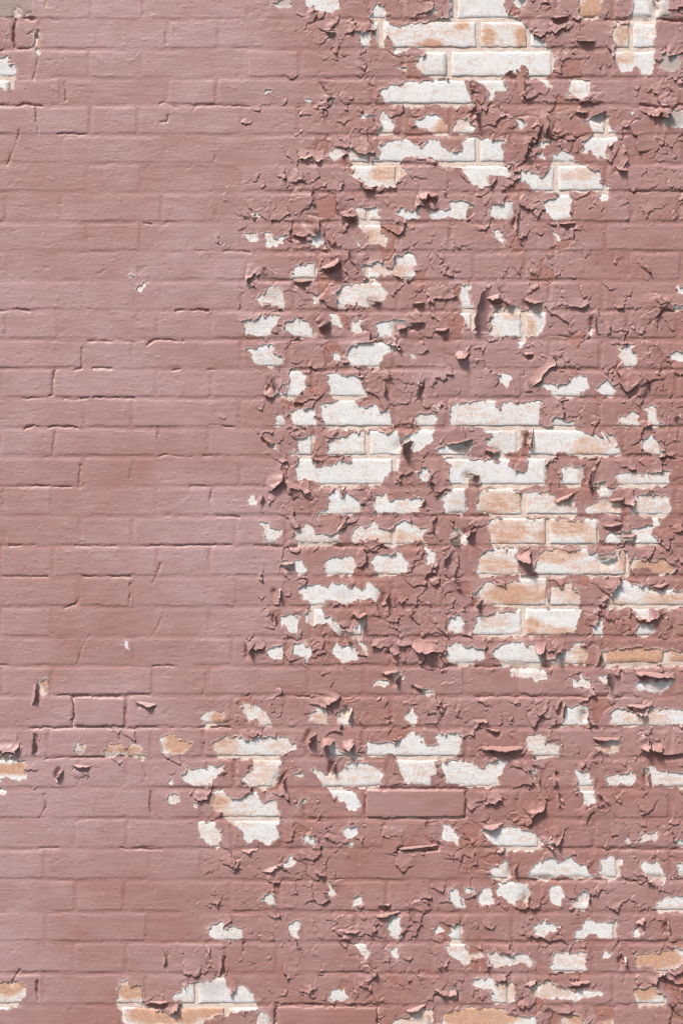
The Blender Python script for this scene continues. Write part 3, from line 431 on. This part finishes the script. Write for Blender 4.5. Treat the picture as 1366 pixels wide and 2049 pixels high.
def bump(nt, bsdf, h, dist, strength=1.0):
    b_ = nt.nodes.new('ShaderNodeBump'); b_.inputs['Distance'].default_value = dist; b_.inputs['Strength'].default_value = strength
    nt.links.new(h, b_.inputs['Height']); nt.links.new(b_.outputs[0], bsdf.inputs['Normal'])

M_paint, nt, bs = mat('dusty_rose_paint')
red = (0.330, 0.162, 0.139); mauve = (0.420, 0.268, 0.268); older = (0.345, 0.152, 0.118); cream = (0.70, 0.56, 0.51)
col = mix(nt, attr(nt, 'mauve_share'), red, mauve)
col = mix(nt, math_(nt, 'MULTIPLY', ramp(nt, noise(nt, 55, 5, .6, (.5, 1, 1)), .42, .72), .35), col, (0.365, 0.185, 0.158))
col = mix(nt, math_(nt, 'MULTIPLY', ramp(nt, noise(nt, 16, 5, .6, (1, 1, .12)), .5, .75), .28), col, (0.33, 0.205, 0.195))
col = mix(nt, math_(nt, 'MULTIPLY', attr(nt, 'coat'), .5), col, older)
col = mix(nt, math_(nt, 'MULTIPLY', ramp(nt, noise(nt, 330, 3), .62, .78), .30), col, (0.47, 0.335, 0.31))
col = mix(nt, math_(nt, 'MULTIPLY', ramp(nt, noise(nt, 210, 3), .66, .80), .35), col, (0.24, 0.125, 0.108))
col = mix(nt, math_(nt, 'MULTIPLY', attr(nt, 'rim'), .85), col, cream)
under = mix(nt, ramp(nt, noise(nt, 120, 4), .4, .65), (0.64, 0.55, 0.50), (0.38, 0.26, 0.22))
col = mix(nt, attr(nt, 'under'), col, under)
nt.links.new(col, bs.inputs['Base Color']); bs.inputs['Roughness'].default_value = .48; bs.inputs['Specular IOR Level'].default_value = .5
hb = math_(nt, 'ADD', noise(nt, 260, 4, .6), math_(nt, 'MULTIPLY', noise(nt, 70, 4, .6, (.25, 1, 1)), 1.2))
bump(nt, bs, hb, .0015, .55)

M_brick, nt, bs = mat('limewashed_brick')
bare = attr(nt, 'bare'); grime = attr(nt, 'grey')
n1_ = noise(nt, 34, 6, .65, (.7, 1, 1)); n2_ = noise(nt, 150, 5, .65); n3_ = noise(nt, 420, 3, .6)
n4_ = noise(nt, 70, 6, .7, (.35, 1, 1.3))
washmix = math_(nt, 'ADD', math_(nt, 'MULTIPLY', n1_, .45), math_(nt, 'ADD', math_(nt, 'MULTIPLY', ramp(nt, n2_, .32, .68), .20), .15))
washmix = math_(nt, 'ADD', washmix, math_(nt, 'ADD', math_(nt, 'MULTIPLY', ramp(nt, n4_, .32, .68), .22), .09))
washmix = math_(nt, 'ADD', washmix, math_(nt, 'MULTIPLY', math_(nt, 'SUBTRACT', n3_, .5), .34))
oi = nt.nodes.new('ShaderNodeObjectInfo')
washmix = math_(nt, 'ADD', washmix, math_(nt, 'MULTIPLY', math_(nt, 'SUBTRACT', oi.outputs['Random'], .5), .12))
patchy = ramp(nt, noise(nt, 14, 3, .5), .34, .58)
washmix = math_(nt, 'ADD', washmix, math_(nt, 'MULTIPLY', bare, .385))
orange = mix(nt, ramp(nt, n2_, .35, .65), (0.52, 0.275, 0.175), (0.64, 0.40, 0.29))
peach = mix(nt, n2_, (0.66, 0.47, 0.385), (0.74, 0.61, 0.545))
white = mix(nt, ramp(nt, n1_, .35, .65), (0.755, 0.76, 0.765), (0.755, 0.73, 0.71))
colb = mix(nt, ramp(nt, washmix, .69, .79), white, peach)
colb = mix(nt, ramp(nt, washmix, .89, .97), colb, orange)
colb = mix(nt, math_(nt, 'MULTIPLY', ramp(nt, n3_, .55, .64), math_(nt, 'MULTIPLY', patchy, .7)), colb, (0.40, 0.345, 0.31))
colb = mix(nt, math_(nt, 'MULTIPLY', ramp(nt, noise(nt, 95, 5, .75), .53, .66), .6), colb, (0.52, 0.455, 0.41))
colb = mix(nt, grime, colb, mix(nt, n2_, (0.30, 0.225, 0.20), (0.45, 0.35, 0.315)))
nt.links.new(colb, bs.inputs['Base Color']); bs.inputs['Roughness'].default_value = .88; bs.inputs['Specular IOR Level'].default_value = .2
bump(nt, bs, math_(nt, 'ADD', noise(nt, 420, 5, .75), math_(nt, 'MULTIPLY', ramp(nt, noise(nt, 230, 3, .6), .3, .42), 1.2)), .0016, .7)

M_mortar, nt, bs = mat('pale_lime_mortar')
cm = mix(nt, ramp(nt, noise(nt, 60, 5, .65), .4, .65), (0.76, 0.66, 0.59), (0.70, 0.53, 0.45))
cm = mix(nt, math_(nt, 'MULTIPLY', ramp(nt, noise(nt, 260, 4, .7), .52, .7), .6), cm, (0.45, 0.36, 0.31))
nt.links.new(cm, bs.inputs['Base Color']); bs.inputs['Roughness'].default_value = .93; bs.inputs['Specular IOR Level'].default_value = .15
bump(nt, bs, noise(nt, 340, 5, .75), .003, .8)

M_ground, nt, bs = mat('low_bounce_asphalt')  # tone set dark so little light bounces up under the flakes
cg = mix(nt, ramp(nt, noise(nt, 3, 6, .6), .35, .65), (0.055, 0.054, 0.052), (0.085, 0.082, 0.078))
cg = mix(nt, math_(nt, 'MULTIPLY', ramp(nt, noise(nt, 160, 4, .7), .5, .7), .4), cg, (0.12, 0.118, 0.115))
nt.links.new(cg, bs.inputs['Base Color']); bs.inputs['Roughness'].default_value = .9
bump(nt, bs, noise(nt, 200, 4, .7), .003, .5)

# ------------------------------------------------------------------ mesh helpers
def np_mesh(name, P, tris, m, smooth=True, normals=None, attrs=None):
    me = bpy.data.meshes.new(name)
    nv, nf = len(P), len(tris)
    me.vertices.add(nv); me.vertices.foreach_set('co', np.ascontiguousarray(P, np.float32).ravel())
    me.loops.add(nf * 3); me.loops.foreach_set('vertex_index', np.ascontiguousarray(tris, np.int32).ravel())
    me.polygons.add(nf); me.polygons.foreach_set('loop_start', np.arange(0, nf * 3, 3, dtype=np.int32))
    me.update(calc_edges=True)
    me.polygons.foreach_set('use_smooth', np.full(nf, smooth, bool))
    for k, v in (attrs or {}).items():
        at = me.attributes.new(k, 'FLOAT', 'POINT'); at.data.foreach_set('value', np.ascontiguousarray(v, np.float32))
    me.materials.append(m)
    if normals is not None:
        me.normals_split_custom_set_from_vertices(normals.tolist())
    me.update()
    return me
def link(name, me, parent=None, kind=None):
    o = bpy.data.objects.new(name, me); C.objects.link(o)
    if parent is not None: o.parent = parent
    if kind: o['kind'] = kind
    return o

# ------------------------------------------------------------------ ground (unseen, below the frame), made dark to cut bounce light
gme = bpy.data.meshes.new('ground')
gme.from_pydata([(-150, -150, 0), (150, -150, 0), (150, 150, 0), (-150, 150, 0)], [], [(0, 1, 2, 3)]); gme.materials.append(M_ground)
g = link('ground', gme, kind='structure'); g['label'] = 'unseen asphalt ground at the foot of the wall, made dark to cut bounce light'

# ------------------------------------------------------------------ the wall
wall = bpy.data.objects.new('brick_wall', None); C.objects.link(wall)
wall.empty_display_size = .3
wall['label'] = 'old brick wall with peeling dusty rose paint over white limewashed bricks'
wall['category'] = 'wall'; wall['kind'] = 'thing'

# core of the wall
x0w, x1w, ztop = WX(-484), WX(1852), WZ(-466)
vs = [(x0w, .016, 0), (x1w, .016, 0), (x1w, .30, 0), (x0w, .30, 0), (x0w, .016, ztop), (x1w, .016, ztop), (x1w, .30, ztop), (x0w, .30, ztop)]
cme = bpy.data.meshes.new('wall_core')
cme.from_pydata(vs, [], [(0, 1, 5, 4), (1, 2, 6, 5), (2, 3, 7, 6), (3, 0, 4, 7), (4, 5, 6, 7), (3, 2, 1, 0)]); cme.materials.append(M_mortar)
link('wall_core', cme, wall)

# mortar sheet behind the brick faces
mx = axis(-482, -16, 1382, 1850, 5.0, 14.0); my = axis(-464, -16, 2066, H0 - 1, 5.0, 14.0)
MX, MY = np.meshgrid(mx, my); mX = MX.ravel(); mY = MY.ravel()
mh = -2.0 + .9 * fbm(mX, mY, 22, 810, 3) + .5 * vnoise(mX, mY, 6, 6, 815)
mi = np.arange(len(mX)).reshape(MX.shape)
a = mi[:-1, :-1].ravel(); b = mi[:-1, 1:].ravel(); c = mi[1:, 1:].ravel(); dq = mi[1:, :-1].ravel()
mt = np.concatenate([np.stack([a, dq, c], 1), np.stack([a, c, b], 1)])
deep = np.zeros(len(mX))
ci = np.clip(np.searchsorted(gx, mX), 0, NXg - 1); cj = np.clip(np.searchsorted(gy, mY), 0, NYg - 1)
mh = np.minimum(mh, hmm[cj * NXg + ci] - .6 - CR[cj * NXg + ci] * .4)
mh -= np.clip(CR[cj * NXg + ci], 0, 9)
mortar = link('mortar', np_mesh('mortar', np.stack([WX(mX), -mh * .001, WZ(mY)], 1), mt, M_mortar), wall)

# bare brick colour: places where the limewash is gone (x, y, rx, ry, amount)
ORANGE = [(925, 52, 20, 10, 1), (860, 87, 26, 8, 1), (972, 75, 16, 22, .8), (1040, 72, 12, 22, .8), (1180, 20, 30, 25, 1.2), (1243, 70, 18, 30, .9), (1248, 118, 20, 14, .7), (882, 258, 22, 16, 1.2), (775, 345, 38, 20, .7), (1160, 350, 34, 14, .6), (1060, 650, 16, 24, .6), (1030, 630, 40, 8, .6),
 (1185, 892, 55, 22, .6), (1085, 1075, 12, 18, .7), (1140, 1058, 65, 16, .8), (1178, 1068, 18, 25, .6), (1020, 1062, 50, 26, .65), (1110, 1112, 66, 18, .75), (1000, 1130, 46, 18, .5), (990, 1240, 40, 20, .45), (1180, 1135, 50, 16, .45), (1130, 1190, 30, 20, .4), (1210, 1010, 40, 24, .4), (1248, 1120, 14, 24, .9), (1310, 1130, 45, 22, 1.1), (1025, 1188, 66, 24, .85), (1330, 1200, 60, 14, .5), (1220, 1205, 30, 10, .5), (1062, 1255, 22, 20, .9), (1115, 1262, 40, 10, .8), (1268, 1315, 75, 24, 1.5), (1350, 1308, 22, 24, .9), (1158, 1310, 22, 22, .7),
 (86, 1375, 14, 25, 1.2), (440, 1438, 16, 16, .9), (362, 1485, 38, 24, 1.1), (225, 1497, 70, 16, .9), (15, 1540, 55, 16, 1.2), (455, 1490, 40, 24, .7), (520, 1520, 26, 14, .6), (560, 1490, 40, 20, .4), (520, 1550, 40, 24, .35), (430, 1612, 22, 25, .8), (470, 1640, 50, 14, .5), (272, 1982, 36, 16, 1.2), (15, 1965, 50, 26, 1.3), (330, 2032, 90, 20, 1.3), (420, 2022, 40, 14, 1.1), (955, 2035, 90, 24, 1.2), (1145, 2035, 32, 20, 1.2), (1215, 2040, 20, 20, .9),
 (1312, 1915, 66, 26, 1.3), (1300, 1980, 44, 24, 1.1), (1010, 1975, 26, 24, .7), (1090, 1978, 100, 18, .35), (785, 540, 46, 18, .55), (752, 475, 22, 24, .6), (735, 440, 24, 20, .3), (1130, 1000, 70, 24, .35), (1000, 1005, 54, 24, .55), (1220, 1005, 20, 16, .6), (1300, 1005, 50, 22, .35), (1240, 1060, 70, 20, .35), (830, 2035, 40, 20, .6), (1150, 1915, 40, 22, .3), (45, 70, 30, 34, 1.1), (50, 15, 80, 26, .5), (1170, 940, 25, 20, .2), (790, 1075, 30, 20, .4), (800, 1085, 80, 16, .3), (690, 1420, 30, 20, .4), (640, 1440, 26, 14, .5), (1290, 1435, 70, 18, .35), (700, 1500, 30, 20, .5), (1210, 1495, 30, 14, .5), (540, 590, 40, 30, .15), (720, 300, 30, 14, .4), (900, 1080, 60, 20, .2)]
GREY = [(15, 20, 90, 44, .95), (45, 70, 40, 40, .6), (1335, 20, 30, 26, .5), (1340, 120, 32, 26, .75), (1345, 238, 30, 24, .65), (420, 1970, 36, 26, .35), (640, 470, 20, 20, .1), (570, 5, 30, 14, .6), (1345, 1110, 10, 10, 0), (1010, 880, 34, 26, .18), (920, 1010, 26, 26, .2), (540, 585, 20, 12, .4), (680, 1190, 20, 12, .2)]
def ell(x, y, L):
    t = np.zeros(x.shape)
    x, y = x + 16 * fbm(x, y, 30, 841, 3), y + 9 * fbm(x, y, 24, 851, 3)
    for cx, cy, rx, ry, am in L:
        t = np.maximum(t, am * (1 - sstep(.55, 1.25, np.hypot((x - cx) / rx, (y - cy) / ry))))
    return t

Fin = F.reshape(NYg, NXg)
CRD = CR.reshape(NYg, NXg).copy()
for _ in range(3):
    q_ = CRD.copy()
    q_[1:] = np.maximum(q_[1:], CRD[:-1]); q_[:-1] = np.maximum(q_[:-1], CRD[1:]); q_[:, 1:] = np.maximum(q_[:, 1:], CRD[:, :-1]); q_[:, :-1] = np.maximum(q_[:, :-1], CRD[:, 1:])
    CRD = q_
def visible_area(b):
    return max(0, min(b.x1, 1366) - max(b.x0, 0)) * max(0, min(b.y1, 2049) - max(b.y0, 0))
order = sorted(range(len(BR)), key=lambda q: -visible_area(BR[q]))
SINGLE = set([q for q in order[:300] if visible_area(BR[q]) > 0])

def brick_mesh(b, q):
    i0, i1 = np.searchsorted(gx, (b.x0, b.x1)); j0, j1 = np.searchsorted(gy, (b.y0, b.y1))
    sub = Fin[j0:j1, i0:i1]
    exposed = sub.size > 0 and ((sub < 0).any() or CRD[j0:j1, i0:i1].max() > .8)
    cellpx = 5.5 if exposed and q in SINGLE else 26.0
    nx = max(3, int((b.x1 - b.x0) / cellpx)); ny = max(3, int((b.y1 - b.y0) / cellpx))
    u = np.linspace(0, 1, nx + 1); v = np.linspace(0, 1, ny + 1)
    # edge rows closer together so that the arris reads
    u = np.concatenate([[0, .35 / nx], u[1:-1], [1 - .35 / nx, 1]]); v = np.concatenate([[0, .35 / ny], v[1:-1], [1 - .35 / ny, 1]])
    U, V = np.meshgrid(u, v)
    x = b.x0 + U * (b.x1 - b.x0); y = b.y0 + V * (b.y1 - b.y0)
    ed = np.minimum(np.minimum(U, 1 - U) * (b.x1 - b.x0), np.minimum(V, 1 - V) * (b.y1 - b.y0))
    z = brick_face_mm(x, y, np.full(x.shape, q)) - 1.3 * np.exp(-ed / 1.3)
    if cellpx < 10:
        z = z + .22 * fbm(x, y, 26, 820, 3) + .14 * vnoise(x, y, 7, 7, 825) - .9 * sstep(.55, .9, vnoise(x, y, 14, 11, 827)) - .1
        edge_w = np.exp(-ed / 3.0)
        x = x + edge_w * 1.4 * vnoise(x, y, 13, 13, 831); y = y + edge_w * 1.4 * vnoise(x, y, 13, 13, 833)
    else: z = z - .6
    z = z - CRD[np.clip(np.searchsorted(gy, y), 0, NYg - 1), np.clip(np.searchsorted(gx, x), 0, NXg - 1)] * 1.05
    h, w = x.shape; ii = np.arange(h * w).reshape(h, w)
    a = ii[:-1, :-1].ravel(); b2 = ii[:-1, 1:].ravel(); c2 = ii[1:, 1:].ravel(); d2 = ii[1:, :-1].ravel()
    tr = [np.stack([a, d2, c2], 1), np.stack([a, c2, b2], 1)]
    loop = np.concatenate([ii[0, :-1], ii[:-1, -1], ii[-1, :0:-1], ii[:0:-1, 0]])     # clockwise in x,y-down
    nb = len(loop); base = h * w
    nxt = np.roll(np.arange(nb), -1)
    tr += [np.stack([loop, loop[nxt], base + nxt], 1), np.stack([loop, base + nxt, base + np.arange(nb)], 1)]
    X_ = np.concatenate([x.ravel(), x.ravel()[loop]]); Y_ = np.concatenate([y.ravel(), y.ravel()[loop]]); Z_ = np.concatenate([z.ravel(), np.full(nb, -15.0)])
    return np.stack([WX(X_), -Z_ * .001, WZ(Y_)], 1), np.concatenate(tr), ell(X_, Y_, ORANGE), ell(X_, Y_, GREY)

# which brick (or joint) each paint triangle lies on
tc = tris
cxm = VX[tc].mean(1); cym = VY[tc].mean(1)
tb, tsd = brick_lookup(cxm + 1.5 * fbm(cxm, cym, 30, 41, 2), cym + 2.0 * fbm(cxm, cym, 34, 51, 2))[:2]
single = np.array([q in SINGLE for q in range(len(BR))])
gid = np.where(tsd > -1.0, np.where(single[tb], tb, -2), -1)
o_ = np.argsort(gid, kind='stable'); gs = gid[o_]
cuts = np.flatnonzero(np.diff(gs)) + 1
groups = {int(gs[s[0]]): o_[s] for s in np.split(np.arange(len(gs)), cuts)}
def paint_obj(gkey, parent):
    if gkey not in groups: return
    t = tris[groups[gkey]]
    if gkey >= 0:                                    # every island of paint left on a brick is a piece of its own
        tw = np.where(t >= NV + nE, NV + (t - NV) % nE, t)
        u, inv_ = np.unique(tw, return_inverse=True); tl = inv_.reshape(-1, 3); lab = np.arange(len(u))
        while True:
            m = lab[tl].min(1); new = lab.copy()
            np.minimum.at(new, tl.ravel(), np.repeat(m, 3)); new = new[new]; new = new[new]
            if (new == lab).all(): break
            lab = new
        tlab = lab[tl[:, 0]]; ids, cn = np.unique(tlab, return_counts=True)
        main = ids[np.argmax(cn)]; big = set(ids[cn > 14].tolist()) | {main}
        parts = [t[tlab == q] for q in sorted(big, key=lambda q: -(tlab == q).sum())]
    else: parts = [t]
    for t in parts:
        u, inv_ = np.unique(t, return_inverse=True)
        me = np_mesh('paint_coat', P[u], inv_.reshape(-1, 3), M_paint, True, VN[u], {'rim': RIM[u], 'mauve_share': MSH[u], 'coat': COT[u]})
        link('paint_coat', me, parent, 'stuff' if gkey < 0 else None)
rest = []
for q, b in enumerate(BR):
    if b.x1 < -484 or b.x0 > 1850 or b.y1 < -464: continue
    b.x0 = max(b.x0, -482); b.x1 = min(b.x1, 1848); b.y1 = min(b.y1, H0 - 1); b.y0 = max(b.y0, -463)
    if b.x1 - b.x0 < 4 or b.y1 - b.y0 < 4: continue
    data = brick_mesh(b, q)
    if q in SINGLE:
        o = link('brick', np_mesh('brick', data[0], data[1], M_brick, True, None, {'bare': data[2], 'grey': data[3]}), wall)
        if b.smooth: o['label'] = 'smooth crisp-edged painted brick standing proud of its neighbours'
        paint_obj(q, o)
    else: rest.append(data)
off = np.cumsum([0] + [len(r[0]) for r in rest])
ro = link('outer_bricks', np_mesh('outer_bricks', np.concatenate([r[0] for r in rest]), np.concatenate([r[1] + off[i] for i, r in enumerate(rest)]), M_brick, True, None,
          {'bare': np.concatenate([r[2] for r in rest]), 'grey': np.concatenate([r[3] for r in rest])}), wall, 'stuff')
paint_obj(-2, ro)
paint_obj(-1, mortar)

# ------------------------------------------------------------------ big curling flakes: root x, y, direction (0 right, 90 down), width, length (px), start angle, curl
rf = np.random.default_rng(77)
def flake(x, y, deg, W, Ln, phi0, curl):
    nu, nv = 13, 10
    u = np.linspace(-.5, .5, nu); v = np.linspace(0, 1, nv)
    th = math.radians(deg + rf.uniform(-6, 6)); dx, dy = math.cos(th), math.sin(th); tx, ty = -dy, dx
    tipn = np.interp(np.arange(nu), np.linspace(0, nu - 1, 6), rf.uniform(.6, 1.15, 6)) + rf.uniform(-.12, .12, nu)
    long_ = W >= 55; ex = 9 if long_ else 3
    bow = 1 - (.2 if long_ else .42) * (2 * np.abs(u)) ** (6 if long_ else 2.4)
    cu = curl * rf.uniform(.8, 1.25) * (1.75 if rf.random() < .3 and not long_ else 1); skew = rf.uniform(-.35, .35); ph0 = phi0 * .65
    vert_, at_rim = [], []
    sag = rf.uniform(-.5, .5); jag = rf.uniform(-.12, .12, nv)
    for a_ in range(nu):
        L_ = Ln * tipn[a_] * bow[a_] * (1 + .25 * sag * u[a_] * 2)
        s = 0.; o = 0.; k2 = cu * (1 + skew * u[a_] * 2)
        for b_ in range(nv):
            if b_ > 0:
                ang = ph0 * min(1, v[b_] * 3) + k2 * v[b_] * 1.1
                s += L_ / (nv - 1) * math.cos(ang); o += L_ / (nv - 1) * math.sin(ang)
            wv = W * (1 - .10 * v[b_] + jag[b_] * (1 if a_ < nu / 2 else -1) * 2 * abs(u[a_])) * u[a_] + rf.uniform(-.4, .4)
            px = x + tx * wv + dx * (s - 2); py = y + ty * wv + dy * (s - 2)
            px += 1.3 * math.sin(a_ * 1.7 + x) * v[b_] * 0.4
            vert_.append((px, py, (o * K * 1000 + .3 * v[b_]) * (1 - .75 * (2 * abs(u[a_])) ** ex)))
            at_rim.append(1.0 if b_ == nv - 1 else 0.0)
    V_ = np.array(vert_)
    base = np.array([paint_mm_at(p[0], p[1]) for p in V_]).reshape(nu, nv)
    rootz = base[:, :2].mean(1); rootz = np.maximum(np.convolve(np.pad(rootz, 2, 'edge'), np.ones(5) / 5, 'valid'), PAINT_OFF - .4)
    z = (rootz[:, None] + .25 - 1.3 * np.exp(-np.linspace(0, 1, nv) * 9)[None, :]).ravel() + V_[:, 2]
    Pf = np.stack([WX(V_[:, 0]), -z * .001, WZ(V_[:, 1])], 1)
    ii = np.arange(nu * nv).reshape(nu, nv)
    a2 = ii[:-1, :-1].ravel(); b2 = ii[1:, :-1].ravel(); c2 = ii[1:, 1:].ravel(); d2 = ii[:-1, 1:].ravel()
    top = np.concatenate([np.stack([a2, b2, c2], 1), np.stack([a2, c2, d2], 1)])
    fn_ = np.cross(Pf[top[:, 1]] - Pf[top[:, 0]], Pf[top[:, 2]] - Pf[top[:, 0]])
    if fn_[:, 1].sum() > 0: top = top[:, ::-1]; fn_ = -fn_
    vn = np.zeros_like(Pf)
    for q_ in range(3):
        np.add.at(vn, top[:, q_], fn_)
    vn /= np.linalg.norm(vn, axis=1, keepdims=True) + 1e-12
    n = len(Pf); Pb = Pf - vn * .0008
    lp = np.concatenate([ii[:, 0], ii[-1, 1:], ii[-2::-1, -1], ii[0, -2:0:-1]]); nx_ = np.roll(lp, -1)
    side = np.concatenate([np.stack([lp, nx_, nx_ + n], 1), np.stack([lp, nx_ + n, lp + n], 1)])
    tr = np.concatenate([top, top[:, ::-1] + n, side])
    i = int(np.clip(np.searchsorted(gx, x), 0, NXg - 1)); j = int(np.clip(np.searchsorted(gy, y), 0, NYg - 1))
    ch = MAUVE_SHARE[j * NXg + i]
    me = np_mesh('paint_flake', np.concatenate([Pf, Pb]), tr, M_paint, True, None,
                 {'rim': np.concatenate([np.array(at_rim), np.zeros(n)]), 'mauve_share': np.full(2 * n, max(.2, ch)), 'coat': np.zeros(2 * n), 'under': np.concatenate([np.zeros(n), np.ones(n)])})
    link('paint_flake', me, wall)
for f in FL: flake(*f)
